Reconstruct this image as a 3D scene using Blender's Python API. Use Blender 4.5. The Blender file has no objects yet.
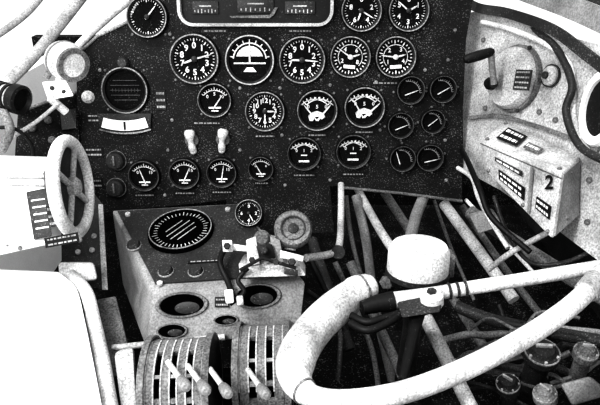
import bpy,bmesh,math,random
from math import sin,cos,pi,radians
from mathutils import Vector,Matrix
random.seed(7)
S=bpy.context.scene; COL=S.collection
F=600.0; PT=radians(25); CAM=Vector((0,0,1.3))
FW=Vector((0,cos(PT),-sin(PT))); UP=Vector((0,sin(PT),cos(PT))); RT=Vector((1,0,0))
def V(px,py,d): return CAM+FW*d+RT*((px-300)/F*d)+UP*((202.5-py)/F*d)
def hit(px,py,pt,n):
    d=V(px,py,1)-CAM; return CAM+d*((pt-CAM).dot(n)/d.dot(n))
def dep(p): return (p-CAM).dot(FW)
def frame(o,x,y):
    x=x.normalized(); z=x.cross(y).normalized(); y=z.cross(x)
    M=Matrix((x,y,z)).transposed().to_4x4(); M.translation=o; return M
def aim(o,z,hint=Vector((0,0,1))):
    z=z.normalized()
    if abs(z.dot(hint))>.98: hint=Vector((0,1,0))
    x=hint.cross(z).normalized(); y=z.cross(x)
    M=Matrix((x,y,z)).transposed().to_4x4(); M.translation=o; return M
# ---------------------------------------------------------------- materials
def mat(name,base,rough=.6,metal=0,grain=.35,speck=0.0,speckcol=.6,scale=420,spec=.25,bump=0,mott=.25):
    m=bpy.data.materials.new(name); m.use_nodes=True; N=m.node_tree.nodes; L=m.node_tree.links
    b=N['Principled BSDF']; b.inputs['Roughness'].default_value=rough; b.inputs['Metallic'].default_value=metal
    b.inputs['Specular IOR Level'].default_value=spec
    tc=N.new('ShaderNodeTexCoord')
    n1=N.new('ShaderNodeTexNoise'); n1.inputs['Scale'].default_value=scale; n1.inputs['Detail'].default_value=2
    n2=N.new('ShaderNodeTexNoise'); n2.inputs['Scale'].default_value=22; n2.inputs['Detail'].default_value=3
    L.new(tc.outputs['Object'],n1.inputs['Vector']); L.new(tc.outputs['Object'],n2.inputs['Vector'])
    def mr(src,a,b_,c,d):
        r=N.new('ShaderNodeMapRange'); r.inputs[1].default_value=a; r.inputs[2].default_value=b_; r.inputs[3].default_value=c; r.inputs[4].default_value=d
        L.new(src,r.inputs[0]); return r.outputs[0]
    g=mr(n1.outputs[0],.3,.7,1-grain,1+grain); h=mr(n2.outputs[0],.3,.7,1-mott,1+mott)
    mu=N.new('ShaderNodeMath'); mu.operation='MULTIPLY'; L.new(g,mu.inputs[0]); L.new(h,mu.inputs[1])
    mb=N.new('ShaderNodeMath'); mb.operation='MULTIPLY'; L.new(mu.outputs[0],mb.inputs[0]); mb.inputs[1].default_value=base
    out=mb.outputs[0]
    if speck>0:
        n3=N.new('ShaderNodeTexNoise'); n3.inputs['Scale'].default_value=scale*1.15; n3.inputs['Detail'].default_value=1
        mp=N.new('ShaderNodeVectorMath'); mp.operation='ADD'; mp.inputs[1].default_value=(3.1,7.7,1.3)
        L.new(tc.outputs['Object'],mp.inputs[0]); L.new(mp.outputs[0],n3.inputs['Vector'])
        ad=N.new('ShaderNodeMath'); ad.operation='MULTIPLY_ADD'; L.new(n2.outputs[0],ad.inputs[0]); ad.inputs[1].default_value=.35; L.new(n3.outputs[0],ad.inputs[2])
        t=.90-speck
        s=mr(ad.outputs[0],t,t+.08,0,1)
        mx=N.new('ShaderNodeMix'); mx.data_type='FLOAT'; L.new(s,mx.inputs[0]); L.new(out,mx.inputs[2]); mx.inputs[3].default_value=speckcol
        out=mx.outputs[0]
    cc=N.new('ShaderNodeCombineColor')
    for i in range(3): L.new(out,cc.inputs[i])
    L.new(cc.outputs[0],b.inputs['Base Color'])
    if bump:
        bp=N.new('ShaderNodeBump'); bp.inputs['Strength'].default_value=bump; bp.inputs['Distance'].default_value=.001
        L.new(n1.outputs[0],bp.inputs['Height']); L.new(bp.outputs[0],b.inputs['Normal'])
    return m
M_PANEL=mat('crackle_black',.011,.75,speck=.095,speckcol=.15,bump=.4)
M_BLACK=mat('matt_black',.007,.55,speck=.04,speckcol=.08)
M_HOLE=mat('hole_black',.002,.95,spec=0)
M_DIAL=mat('dial_black',.006,.8,speck=.02,speckcol=.08,spec=.1)
M_DARK=mat('dark_grey',.028,.5,speck=.07,speckcol=.15)
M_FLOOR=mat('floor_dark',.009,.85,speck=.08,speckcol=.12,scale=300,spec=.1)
M_MID=mat('mid_grey',.14,.5,grain=.6,mott=.4)
M_DIM=mat('dim_rim',.08,.5,grain=.6,mott=.6)
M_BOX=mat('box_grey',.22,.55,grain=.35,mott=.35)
M_GREY=mat('light_grey',.38,.5,grain=.45,mott=.4)
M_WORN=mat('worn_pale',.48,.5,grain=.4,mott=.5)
M_LIGHT=mat('pale_paint',.60,.5,grain=.38,mott=.35)
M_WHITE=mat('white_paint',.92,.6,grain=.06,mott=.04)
M_MARK=mat('white_marking',.72,.8,grain=.4,mott=.4)
M_DIMMARK=mat('dim_marking',.30,.8,grain=.5,mott=.5)
M_RING=mat('worn_rim',.22,.45,grain=.6,mott=.7)
# ---------------------------------------------------------------- mesh builder
MW={}
def crv(pts,k=8,closed=False):
    n=len(pts); out=[]
    for i in range(n if closed else n-1):
        if closed: p=[pts[(i+j-1)%n] for j in range(4)]
        else: p=[pts[max(0,min(n-1,i+j-1))] for j in range(4)]
        for q in range(k):
            t=q/k
            out.append(.5*((2*p[1])+(p[2]-p[0])*t+(2*p[0]-5*p[1]+4*p[2]-p[3])*t*t+(3*p[1]-p[0]-3*p[2]+p[3])*t**3))
    if not closed: out.append(pts[-1].copy())
    return out
class MB:
    def __init__(s): s.bm=bmesh.new()
    def mesh(s,vs,fs,bev=0):
        b=bmesh.new(); v=[b.verts.new(x) for x in vs]
        for f in fs:
            try: b.faces.new([v[i] for i in f])
            except ValueError: pass
        bmesh.ops.recalc_face_normals(b,faces=b.faces)
        if bev: bmesh.ops.bevel(b,geom=list(b.edges),offset=bev,segments=2,affect='EDGES',profile=.5)
        me=bpy.data.meshes.new('tmp'); b.to_mesh(me); b.free(); s.bm.from_mesh(me); bpy.data.meshes.remove(me); return s
    def hexa(s,p,bev=0):
        return s.mesh(p,[(0,1,2,3),(4,7,6,5),(0,4,5,1),(1,5,6,2),(2,6,7,3),(3,7,4,0)],bev)
    def box(s,c,sz,M=None,bev=0):
        x,y,z=[a/2 for a in sz]; c=Vector(c)
        p=[c+Vector(q) for q in [(-x,-y,-z),(x,-y,-z),(x,y,-z),(-x,y,-z),(-x,-y,z),(x,-y,z),(x,y,z),(-x,y,z)]]
        if M: p=[M@q for q in p]
        return s.hexa(p,bev)
    def prism(s,pts,vec,bev=0):
        n=len(pts); vs=list(pts)+[p+vec for p in pts]
        return s.mesh(vs,[tuple(range(n)),tuple(range(2*n-1,n-1,-1))]+[(i,(i+1)%n,n+(i+1)%n,n+i) for i in range(n)],bev)
    def tube(s,pts,r,n=12,closed=False,flat=1):
        m=len(pts); R=r if isinstance(r,(list,tuple)) else [r]*m
        vs=[];t0=(pts[1]-pts[0]).normalized()
        nx=t0.orthogonal().normalized()
        for i,p in enumerate(pts):
            if closed: t=(pts[(i+1)%m]-pts[i-1]).normalized()
            else: t=(pts[min(m-1,i+1)]-pts[max(0,i-1)]).normalized()
            nx=(nx-t*nx.dot(t)).normalized(); ny=t.cross(nx)
            for k in range(n):
                a=2*pi*k/n; vs.append(p+nx*cos(a)*R[i]+ny*sin(a)*R[i]*flat)
        fs=[]
        for i in range(m if closed else m-1):
            j=(i+1)%m
            for k in range(n): fs.append((i*n+k,i*n+(k+1)%n,j*n+(k+1)%n,j*n+k))
        if not closed: fs+= [tuple(range(n))[::-1],tuple(range((m-1)*n,m*n))]
        return s.mesh(vs,fs)
    def rod(s,a,b,r,r2=None,n=16): return s.tube([a,b],[r,r if r2 is None else r2],n)
    def lathe(s,prof,M=None,n=36,close=True,a0=0,a1=2*pi):
        full=abs(a1-a0-2*pi)<1e-4; nn=n if full else n+1; vs=[]
        for r,z in prof:
            for k in range(nn):
                a=a0+(a1-a0)*k/n; q=Vector((r*cos(a),r*sin(a),z)); vs.append(M@q if M else q)
        fs=[]; m=len(prof)
        for i in range(m-1):
            for k in range(n):
                fs.append((i*nn+k,i*nn+(k+1)%nn,(i+1)*nn+(k+1)%nn,(i+1)*nn+k))
        if close and full:
            if prof[0][0]>1e-6: fs.append(tuple(range(n)))
            if prof[-1][0]>1e-6: fs.append(tuple(range((m-1)*n,m*n)))
        return s.mesh(vs,fs)
    def ring(s,ri,ro,z0,z1,M=None,n=36,a0=0,a1=2*pi):
        s.lathe([(ri,z0),(ri,z1),(ro,z1),(ro,z0),(ri,z0)],M,n,False,a0,a1)
        if abs(a1-a0-2*pi)>1e-4:
            for a in (a0,a1):
                q=[Vector((r*cos(a),r*sin(a),z)) for r,z in ((ri,z0),(ri,z1),(ro,z1),(ro,z0))]
                s.mesh([M@x if M else x for x in q],[(0,1,2,3)])
        return s
    def ball(s,c,r,sc=(1,1,1),n=16):
        prof=[(max(1e-7,sin(pi*i/10)*r),-cos(pi*i/10)*r) for i in range(11)]
        M=Matrix.Translation(c)@Matrix.Diagonal((*sc,1)); return s.lathe(prof,M,n,False)
    def text(s,body,size,M):
        me=textmesh(body); b=bmesh.new(); b.from_mesh(me); bmesh.ops.transform(b,matrix=M@Matrix.Scale(size,4),verts=b.verts)
        t=bpy.data.meshes.new('t'); b.to_mesh(t); b.free(); s.bm.from_mesh(t); bpy.data.meshes.remove(t); return s
    def build(s,name,m,parent=None,world=True):
        bmesh.ops.remove_doubles(s.bm,verts=s.bm.verts,dist=1e-6)
        W=MW[parent.name] if parent else None
        if parent:
            if world: bmesh.ops.transform(s.bm,matrix=W.inverted(),verts=s.bm.verts)
        else:
            xs=[v.co for v in s.bm.verts]
            c=Vector(((min(v.x for v in xs)+max(v.x for v in xs))/2,(min(v.y for v in xs)+max(v.y for v in xs))/2,min(v.z for v in xs)))
            W=Matrix.Translation(c); bmesh.ops.transform(s.bm,matrix=W.inverted(),verts=s.bm.verts)
        me=bpy.data.meshes.new(name); s.bm.to_mesh(me); s.bm.free()
        for p in me.polygons: p.use_smooth=True
        try: me.set_sharp_from_angle(angle=.6)
        except Exception: pass
        me.materials.append(m); o=bpy.data.objects.new(name,me); COL.objects.link(o)
        if parent: o.parent=parent; MW[o.name]=W
        else: o.location=W.translation; MW[o.name]=W
        return o
TX={}
def textmesh(body):
    if body in TX: return TX[body]
    c=bpy.data.curves.new('txt','FONT'); c.body=body; c.size=1; c.align_x='CENTER'; c.align_y='CENTER'; c.offset=.025; c.resolution_u=3
    o=bpy.data.objects.new('txt',c); COL.objects.link(o); bpy.context.view_layer.update()
    me=bpy.data.meshes.new_from_object(o.evaluated_get(bpy.context.evaluated_depsgraph_get()))
    bpy.data.objects.remove(o); bpy.data.curves.remove(c); TX[body]=me; return me
def thing(name,label,cat,M,group=None):
    o=bpy.data.objects.new(name,None); COL.objects.link(o); o.empty_display_size=.02
    if isinstance(M,Vector): M=Matrix.Translation(M)
    o.matrix_world=M; MW[o.name]=M.copy(); return tag(o,label,cat,group)
def tag(o,label,cat,group=None):
    o['label']=label; o['category']=cat
    if group: o['group']=group
    return o
def struct(o): o['kind']='structure'; return o
def hx(pts,d0,d1): return [V(*p,d0) for p in pts]+[V(*p,d1) for p in pts]
# ---------------------------------------------------------------- setting
PN=Vector((0,-cos(radians(10)),sin(radians(10)))); PU=Vector((0,sin(radians(10)),cos(radians(10)))); PO=V(300,120,.95)
def pp(px,py,off=0): return hit(px,py,PO,PN)+PN*off
def pm(px,py,off=0):
    M=Matrix((RT,PU,PN)).transposed().to_4x4(); M.translation=pp(px,py,off); return M
FZ=.60
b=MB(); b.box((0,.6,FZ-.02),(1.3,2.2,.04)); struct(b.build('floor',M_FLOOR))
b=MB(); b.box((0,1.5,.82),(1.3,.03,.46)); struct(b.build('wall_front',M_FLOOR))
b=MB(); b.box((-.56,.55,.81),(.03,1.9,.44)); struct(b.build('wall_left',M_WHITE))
out=[(76,56),(98,36),(128,22),(142,-6),(150,-40),(480,-40),(466,40),(463,110),(462,200),(400,192),(338,186),(330,186),(334,232),(232,236),(226,200),(112,212),(84,216),(78,150)]
ip=thing('instrument_panel','large crackle-black instrument panel filled with round dials','instrument panel',pm(270,200))
b=MB(); b.prism([pp(*q) for q in out],-PN*.006); b.build('panel_plate',M_PANEL,ip)
b=MB(); e=[pp(*q,.002) for q in [(76,56),(98,36),(128,22),(142,-6),(150,-40)]]; b.tube(e,.0025,8); b.build('edge_strip',M_RING,ip)
b=MB(); e=[pp(*q,.001) for q in [(338,187),(400,193),(462,201)]]; b.tube(e,.0025,8); b.build('edge_strip',M_MID,ip)
for q in [(170,34),(172,120),(168,150),(240,150),(330,85),(376,82),(380,130),(448,60),(446,180),(330,180),(285,185),(100,70),(165,195),(282,135),(445,140),(240,88),(280,88),(425,70),(455,30)]:
    b=MB(); b.lathe([(.0028,0),(.0026,.0016),(1e-6,.0024)],pm(*q),12); b.build('panel_screw',M_RING,ip)
# ---------------------------------------------------------------- gauges
def pol(r,a,z=0): a=radians(a); return Vector((r*sin(a),r*cos(a),z))
def tick(b,r0,r1,w,a,z):
    u=pol(1,a); t=Vector((u.y,-u.x,0)); b.mesh([u*r0-t*w+Vector((0,0,z)),u*r1-t*w+Vector((0,0,z)),u*r1+t*w+Vector((0,0,z)),u*r0+t*w+Vector((0,0,z))],[(0,1,2,3)])
def needle(b,R,a,l,w,z,c=Vector((0,0,0))):
    u=pol(1,a); t=Vector((u.y,-u.x,0)); zz=Vector((0,0,z))
    b.prism([c+zz-u*l*.2-t*w,c+zz-u*l*.2+t*w,c+zz+u*l*.75+t*w*.8,c+zz+u*l,c+zz+u*l*.75-t*w*.8],Vector((0,0,.0008)))
def arcline(b,c,r,w,a0,a1,z,n=14):
    for i in range(n):
        q=[a0+(a1-a0)*(i+j)/n for j in (0,1)]
        b.mesh([c+pol(r,q[0],z),c+pol(r+w,q[0],z),c+pol(r+w,q[1],z),c+pol(r,q[1],z)],[(0,1,2,3)])
def gauge(px,py,r,kind,label,need=(60,),nums=None,M=None,name='dial_gauge',cat='gauge',group=None,rim=M_RING,screws=True,rot=0,start=0,span=360,mk=M_MARK):
    if M is None: M=pm(px,py,.0002)
    R=r/F*dep(M.translation)
    if rot: M=M@Matrix.Rotation(-radians(rot),4,'Z')
    g=thing(name,label,cat,M,group); O=Vector((0,0,0)); Z=.0045
    b=MB(); b.lathe([(R*.80,.003),(R*.82,.008),(R*.92,.0095),(R*.98,.007),(R,0)],None,40,False); bz=b.build('bezel',M_BLACK,g,False)
    b=MB(); b.ring(R*.90,R*.95,.0088,.0105,None,40); b.build('rim_ring',rim,bz,False)
    b=MB(); b.lathe([(1e-6,.0035),(R*.83,.0035)],None,36,False); b.build('dial_face',M_DIAL,g,False)
    s=MB(); nm=MB(); hn=False
    if kind=='full':
        N=40
        for i in range(N+1):
            if span==360 and i==N: break
            a=start+span*i/N; mj=i%4==0; tick(s,R*(.66 if mj else .72),R*.79,R*(.022 if mj else .012),a,Z)
        if nums:
            for i,t in enumerate(nums):
                a=start+span*i/(len(nums) if span==360 else len(nums)-1); nm.text(t,R*.32,Matrix.Translation(pol(R*.51,a,Z))); hn=True
    elif kind=='dual':
        for i in range(30):
            tick(s,R*(.62 if i%3==0 else .7),R*.79,R*.025,start+360*i/30,Z)
        arcline(s,O,R*.56,R*.03,-130,130,Z)
        for i,t in enumerate(nums or []): nm.text(t,R*.27,Matrix.Translation(pol(R*.42,-120+240*i/(len(nums)-1),Z))); hn=True
        s.box((0,-R*.45,Z),(R*.55,R*.16,.0006))
    elif kind=='arc':
        c=Vector((0,-R*.25,0)); arcline(s,c,R*.78,R*.05,-50,50,Z)
        for i in range(11): 
            u=-50+10*i; p=c+pol(R*.82,u,Z); q=c+pol(R*(1.0 if i%5==0 else .92),u,Z); t=(q-p).cross(Vector((0,0,1))).normalized()*R*.022
            s.mesh([p-t,p+t,q+t,q-t],[(0,1,2,3)])
        if nums: s.box((0,-R*.42,Z),(R*.7,R*.09,.0006)); s.box((0,-R*.60,Z),(R*.4,R*.06,.0006))
        for i,t in enumerate(nums or []): nm.text(t,R*.26,Matrix.Translation(c+pol(R*.60,-42+84*i/max(1,len(nums)-1),Z))); hn=True
    elif kind=='double':
        for sx in (-1,1):
            c=Vector((sx*R*.12,-R*.35,0)); arcline(s,c,R*.84,R*.05,-46,46,Z)
            for i in range(9):
                u=-46+11.5*i; p=c+pol(R*.86,u,Z); q=c+pol(R*.98,u,Z); t=(q-p).cross(Vector((0,0,1))).normalized()*R*.025
                s.mesh([p-t,p+t,q+t,q-t],[(0,1,2,3)])
        for i,t in enumerate(nums or []): nm.text(t,R*.24,Matrix.Translation(Vector((R*(-.42+.84*i/max(1,len(nums)-1)),R*.16,Z)))); hn=True
        if not need: s.box((0,-R*.45,Z),(R*.6,R*.1,.0006)); s.box((0,-R*.1,Z),(R*.35,R*.07,.0006))
    elif kind=='horizon':
        arcline(s,O,R*.62,R*.05,-85,85,Z); 
        for i in range(9): tick(s,R*.66,R*.78,R*.02,-80+20*i,Z)
        pts=[pol(R*.54,a,Z) for a in range(-75,76,15)]; s.prism(pts,Vector((0,0,.0004)))
        s.box((0,-R*.12,Z+.001),(R*1.25,R*.06,.001)); s.prism([Vector((-R*.26,-R*.45,Z)),Vector((R*.26,-R*.45,Z)),Vector((R*.12,-R*.28,Z)),Vector((-R*.12,-R*.28,Z))],Vector((0,0,.0008)))
    elif kind=='grid':
        for i in range(-2,3):
            w=math.sqrt(max(0,.40-(i*.2)**2))*R; s.box((0,i*R*.2,Z),(2*w,R*.022,.0004))
        for i in range(-4,5): s.box((i*R*.13,0,Z),(R*.018,R*.14,.0004))
    s.build('scale_marks',M_DIM if kind=='grid' else mk,g,False)
    if hn: nm.build('numerals',mk,g,False)
    else: nm.bm.free()
    c=Vector((0,-R*.35,0)) if kind in('arc','double') else O
    for i,a in enumerate(need):
        l=R*(.70 if i==0 else .5)
        if kind in('arc','double'): l=R*.85
        nb=MB(); needle(nb,R,a,l,R*(.035 if i==0 else .045),.0055+.001*i,c+ (Vector(((i-.5)*R*.24,0,0)) if kind=='double' else O)); nb.build('needle',M_MARK,g,False)
    if kind in('full','dual'):
        b=MB(); b.lathe([(R*.12,.004),(R*.12,.0085),(R*.08,.0095),(1e-6,.0097)],None,16,False); b.build('needle_hub',M_DARK if kind=='full' else M_MARK,g,False)
    if kind=='double' and need:
        b=MB(); b.prism([Vector((x*R,y*R,.005)) for x,y in [(-.36,-.48),(-.42,-.26),(-.26,-.10),(.0,-.02),(.30,-.12),(.38,-.3),(.22,-.42),(.10,-.28),(-.1,-.30),(-.2,-.5)]],Vector((0,0,.003))); b.build('needle_cover',M_LIGHT,g,False)
    if kind=='grid':
        b=MB(); b.lathe([(R*.24,.0),(R*.24,.008),(R*.18,.012),(1e-6,.012)],Matrix.Translation((0,R*1.12,0)),18); b.build('caging_knob',M_DARK,g,False)
    if screws:
        for k in range(4):
            a=45+90*k; p=pol(R*1.13,a,0); b=MB(); b.lathe([(.0020,0),(.0019,.0012),(1e-6,.0018)],Matrix.Translation(p),10); b.build('screw',M_MID,g,False)
    return g
D=list('0123456789')
gauge(148,17,21,'full','round dial at the upper left end of the panel, beside the canopy rail',(40,),None)
gauge(361,11,21,'full','top row round dial just right of the hooded indicator window',(120,200),['0','2','4','6','8'])
gauge(408,11,21,'full','top row round dial at the far right, second from the hooded indicator window',(310,60),['0','1','2','3','4','5'])
gauge(195,59,25.5,'full','large speed dial with ten numerals, leftmost of the big upper row',(75,250),D)
gauge(250,60,25.5,'horizon','large artificial horizon dial with pale upper half',(0,),rim=M_GREY)
gauge(302,60,24,'full','large numbered dial immediately right of the artificial horizon',(95,270),D)
gauge(350,57,21,'dual','medium dial with crowded scales, fourth in the big upper row',(300,70),['2','4','6','8'],rot=5)
gauge(395,57,21,'dual','medium dial with crowded scales, right end of the big upper row',(280,80),['1','2','3','4'],rot=-4)
gauge(126,90,24,'grid','dark-faced round indicator with faint horizontal marks above the curved white scale',())
gauge(215,100,17.5,'arc','small arc-scale dial below the leftmost speed dial',(35,),['0','5','10'])
gauge(265,111,20.5,'full','clock-like numbered dial in the middle of the panel',(180,90),['12','1','2','3','4','5','6','7','8','9','10','11'],name='clock',cat='clock')
gauge(317,110,21,'double','twin-needle dial with pale shield, right of the clock',(-40,40),['0','5','0'])
gauge(364,107,21,'double','twin-needle dial with pale shield, second to the right of the clock',(-30,48),['0','5','0'])
gauge(304,153,17.5,'double','arc-scale dial below the nearer twin-needle dial',(),['0','1','2'],rim=M_DIM)
gauge(353,151,18,'double','arc-scale dial below the second twin-needle dial',(),['0','1','2'],rim=M_DIM)
SHADED=dict(rim=M_DIM,mk=M_DIMMARK)  # right group: shadow put into the colour as darker rims and dimmer marks
gauge(410,90,14.5,'arc','small tilted dial in the right group, upper left one',(32,),rot=38,**SHADED)
gauge(442,89,14,'arc','small tilted dial in the right group, upper right one',(22,),rot=38,**SHADED)
gauge(400,125,13.5,'arc','small tilted dial in the right group, middle left one',(28,),rot=40,**SHADED)
gauge(432,121,12.5,'arc','small tilted dial in the right group, middle right one',(12,),rot=40,**SHADED)
gauge(402,158,13.5,'arc','small tilted dial in the right group, lower left one',(-60,),rot=42,**SHADED)
gauge(429,157,14,'arc','small tilted dial in the right group, lower right one',(45,),rot=32,**SHADED)
gauge(145,175,16,'arc','small arc-scale dial, first from the left in the bottom row',(-20,),['0','15'],rim=M_DIM)
gauge(185,173,16,'arc','small arc-scale dial, second from the left in the bottom row',(25,),['0','15'],rim=M_DIM)
gauge(222,172,15.5,'arc','small arc-scale dial, third from the left in the bottom row',(10,),['0','15'],rim=M_DIM)
gauge(261,168,13,'arc','smallest arc-scale dial, right end of the bottom row',(-30,),['0','6'],rim=M_DIM)
GM=aim(V(249,214,.835),-FW+UP*.2)
gauge(249,214,14,'full','small round pressure dial standing behind the square control box',(150,),['0','2','4','6'],M=GM,screws=False)
b=MB(); b.lathe([(.019,-.02),(.0205,-.018),(.0205,-.001)],GM,28); tag(b.build('gauge_housing',M_BLACK),'black can housing behind the small low pressure dial','gauge housing')
def placard(px,py,w,h,label,lines=1,off=.0,M=None,m=M_BLACK,seed=0):
    M=M or pm(px,py,off); d=dep(M.translation)/F; W=w*d; H=h*d
    t=thing('placard',label,'placard',M)
    b=MB(); b.box((0,0,.0008),(W,H,.0016),None); b.build('plate',m,t,False)
    b=MB(); rr=random.Random(px*7+py)
    for i in range(lines):
        y=H*(.5-(i+.5)/lines); x=-W*.42
        while x<W*.40:
            l=min(W*.42-x,W*rr.uniform(.05,.16)); b.box((x+l/2,y,.0018),(l,H/lines*.34,.0004)); x+=l+W*.035
    b.build('lettering',M_DIMMARK if m is not M_LIGHT else M_BLACK,t,False)
    return t
for a in [(265,136,22,4,'thin engraved placard directly under the clock'),(317,135,20,4,'thin engraved placard under the nearer twin-needle dial'),(364,132,20,4,'thin engraved placard under the second twin-needle dial'),
 (304,175,24,4,'thin engraved placard at the foot of the lower left arc dial pair'),(353,174,24,4,'thin engraved placard at the foot of the lower right arc dial pair'),(145,195,22,4,'thin engraved placard under the first bottom-row dial'),
 (185,193,22,4,'thin engraved placard under the second bottom-row dial'),(222,192,22,4,'thin engraved placard under the third bottom-row dial'),(207,123,30,4,'thin engraved placard above the two pale toggle levers'),
 (300,31,26,4,'thin engraved placard below the right end of the hooded indicator window'),(385,83,28,4,'thin engraved placard between the crowded dials and the right group'),(215,31,26,4,'thin engraved placard below the left end of the hooded indicator window'),(262,183,16,4,'thin engraved placard under the smallest bottom-row dial')]:
    placard(*a)
placard(97,118,20,9,'small two-line engraved placard left of the curved white scale',2)
placard(94,152,18,10,'engraved placard beside the upper black selector switch',2)
placard(94,183,18,10,'engraved placard beside the lower black selector switch',2)
placard(161,100,10,20,'narrow upright engraved placard right of the dark-faced indicator',3)
t=thing('slip_indicator','curved white scale in a dark frame under the dark-faced indicator','indicator',pm(126,122,.001))
d=dep(MW[t.name].translation)/F
b=MB(); b.prism([Vector((x*d,y*d,0)) for x,y in [(-27,9),(27,9),(25,-6),(12,-12),(-12,-12),(-25,-6)]],Vector((0,0,.006)),.001); b.build('frame',M_DARK,t,False)
b=MB(); c=Vector((0,72*d,0)); arcline(b,c,70*d,10*d,180-17,180+17,.0072,10); b.build('scale_strip',M_WHITE,t,False)
b=MB(); b.box((0,-3*d,.0082),(2*d,8*d,.0006)); b.build('centre_mark',M_BLACK,t,False)
b=MB(); c=Vector((0,72*d,0)); arcline(b,c,82*d,1.5*d,180-18,180+18,.0072,10); b.build('lower_edge',M_RING,t,False)
for (x,y,l) in ((117,160,'upper black selector switch at the left edge of the panel'),(117,187,'lower black selector switch at the left edge of the panel')):
    t=thing('selector_switch',l,'switch',pm(x,y)); 
    b=MB(); b.lathe([(.0165,0),(.0165,.003),(.0145,.005),(.0135,.014),(.011,.016),(1e-6,.0165)],None,24); b.build('knob_body',M_DARK,t,False)
    b=MB(); b.ring(.0148,.0162,.003,.0042,None,28); b.build('collar',M_RING,t,False)
    b=MB(); b.box((0,.002,.018),(.003,.016,.003),None,.0006); b.build('pointer',M_MID,t,False)
for (x,y,tl,l) in ((192,140,8,'left one of the two pale fluted toggle levers'),(223,139,-6,'right one of the two pale fluted toggle levers')):
    t=thing('toggle_switch',l,'switch',pm(x,y)@Matrix.Rotation(radians(tl),4,'Z'))
    b=MB(); b.lathe([(.011,0),(.011,.004),(.007,.007),(1e-6,.008)],Matrix.Translation((0,.0,0)),20); b.build('base',M_MID,t,False)
    b=MB(); b.tube(crv([Vector(q) for q in [(0,-.018,.005),(0,-.008,.011),(0,.004,.013),(.001,.018,.012)]],4),[.003,.0045,.006,.006,.0058,.0045,.0042,.0045,.006,.0078,.0085,.008,.005],12); b.build('lever',M_LIGHT,t,False)
    b=MB(); b.ball(Vector((0,-.017,.006)),.0055); b.build('lever_foot',M_LIGHT,t,False)
t=thing('indicator_window','wide rounded hooded indicator window at the top centre of the panel','indicator',pm(256,12)); d=dep(MW[t.name].translation)/F
def rr(w,h,r,n=6,z=0):
    out=[]
    for cx,cy,a0 in ((w/2-r,h/2-r,0),(-w/2+r,h/2-r,90),(-w/2+r,-h/2+r,180),(w/2-r,-h/2+r,270)):
        for i in range(n+1):
            a=radians(a0+90*i/n); out.append(Vector((cx+r*cos(a),cy+r*sin(a),z)))
    return out
o1=rr(154*d,46*d,15*d); o2=rr(148*d,40*d,12*d); n=len(o1); Z=Vector((0,0,1)); off=Vector((0,9*d,0))
b=MB(); b.mesh([p+off for p in o1]+[p+off+Z*.014 for p in o1]+[p+off+Z*.014 for p in o2]+[p+off for p in o2],[(a*n+i,a*n+(i+1)%n,((a+1)%4)*n+(i+1)%n,((a+1)%4)*n+i) for a in range(4) for i in range(n)]); b.build('hood_rim',M_GREY,t,False)
b=MB(); b.prism([p+off for p in o2],Z*.003); b.build('recess',M_BLACK,t,False)
for x,y,w,h,nm in ((-50,4,26,12,'scale_plate'),(0,6,36,14,'scale_plate'),(44,4,30,12,'scale_plate')):
    b=MB(); b.box((x*d,y*d,.0045),(w*d,h*d,.003),None,.0006); pz=b.build(nm,M_DARK,t,False)
    b=MB(); 
    for i in range(7): b.box(((x-w*.4+i*w*.13)*d,(y-(h*.28))*d,.0062),(1.0*d,(2+(i%3)*1.0)*d,.0006))
    b.box((x*d,(y+h*.12)*d,.0062),(w*.45*d,1.3*d,.0006)); b.build('graduation',M_GREY,pz,False)
b=MB(); b.prism([Vector((q[0]*d,q[1]*d,.006)) for q in ((-24,-6),(14,-6),(18,-3),(22,4),(19,4),(14,-3),(-26,-4))],Z*.002); b.build('pointer',M_MID,t,False)
# ---------------------------------------------------------------- upper left: canopy and lamps
def bar(name,label,cat,pts,r,m,flat=1,k=8,group=None):
    b=MB(); b.tube(crv([V(*q) for q in pts],k),r,14,flat=flat); o=b.build(name,m); 
    if cat: tag(o,label,cat,group)
    return o
struct(bar('trim_1','', '',[(110,-40,1.0),(62,22,.97),(28,62,.93),(-30,118,.86)],.009,M_GREY))
struct(bar('trim_2','', '',[(60,-30,1.1),(30,10,1.08),(-10,40,1.05),(-60,70,1.0)],.006,M_GREY))
struct(bar('trim_3','', '',[(180,-60,1.0),(140,-10,.97),(110,16,.965),(78,46,.955),(60,75,.95),(62,150,.95)],.006,M_LIGHT))
lp=thing('switch_plate','dark narrow switch plate behind the white lamp, left of the main panel','panel',V(50,170,.93))
b=MB(); b.hexa([V(18,112,.90),V(78,92,.955),V(80,170,.945),V(14,168,.89),V(18,112,.92),V(78,92,.965),V(80,170,.955),V(14,168,.91)]); b.build('plate',M_PANEL,lp)
b=MB(); b.tube([V(18,112,.898),V(50,101,.92),V(78,92,.95)],.0025,8); b.build('edge_strip',M_RING,lp)
for x,y in ((32,128),(48,120),(66,118),(52,140)):
    b=MB(); b.lathe([(.006,0),(.006,.006),(.004,.008),(1e-6,.008)],aim(V(x,y,.90+(x-18)*.0008),CAM-V(x,y,.9)),14); b.build('switch_button',M_MID,lp)
b=MB(); b.hexa(hx([(60,112),(76,108),(76,128),(62,130)],.925,.94)); b.build('terminal_cover',M_DARK,lp)
bl=thing('cockpit_lamp','white bulbous cockpit lamp at the panel top left corner','lamp',V(76,68,.86))
M=aim(V(60,58,.88),V(102,80,.82)-V(60,58,.88))
b=MB(); b.lathe([(.008,-.014),(.018,-.010),(.020,-.002),(.026,.002),(.028,.018),(.024,.026),(.024,.034),(.019,.038)],M,28); b.build('lamp_shell',M_LIGHT,bl)
b=MB(); b.ring(.0175,.0245,.034,.040,M,28); b.build('shade_ring',M_MID,bl)
b=MB(); b.ring(.0262,.0285,.010,.013,M,28); b.build('shell_band',M_BOX,bl)
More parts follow.
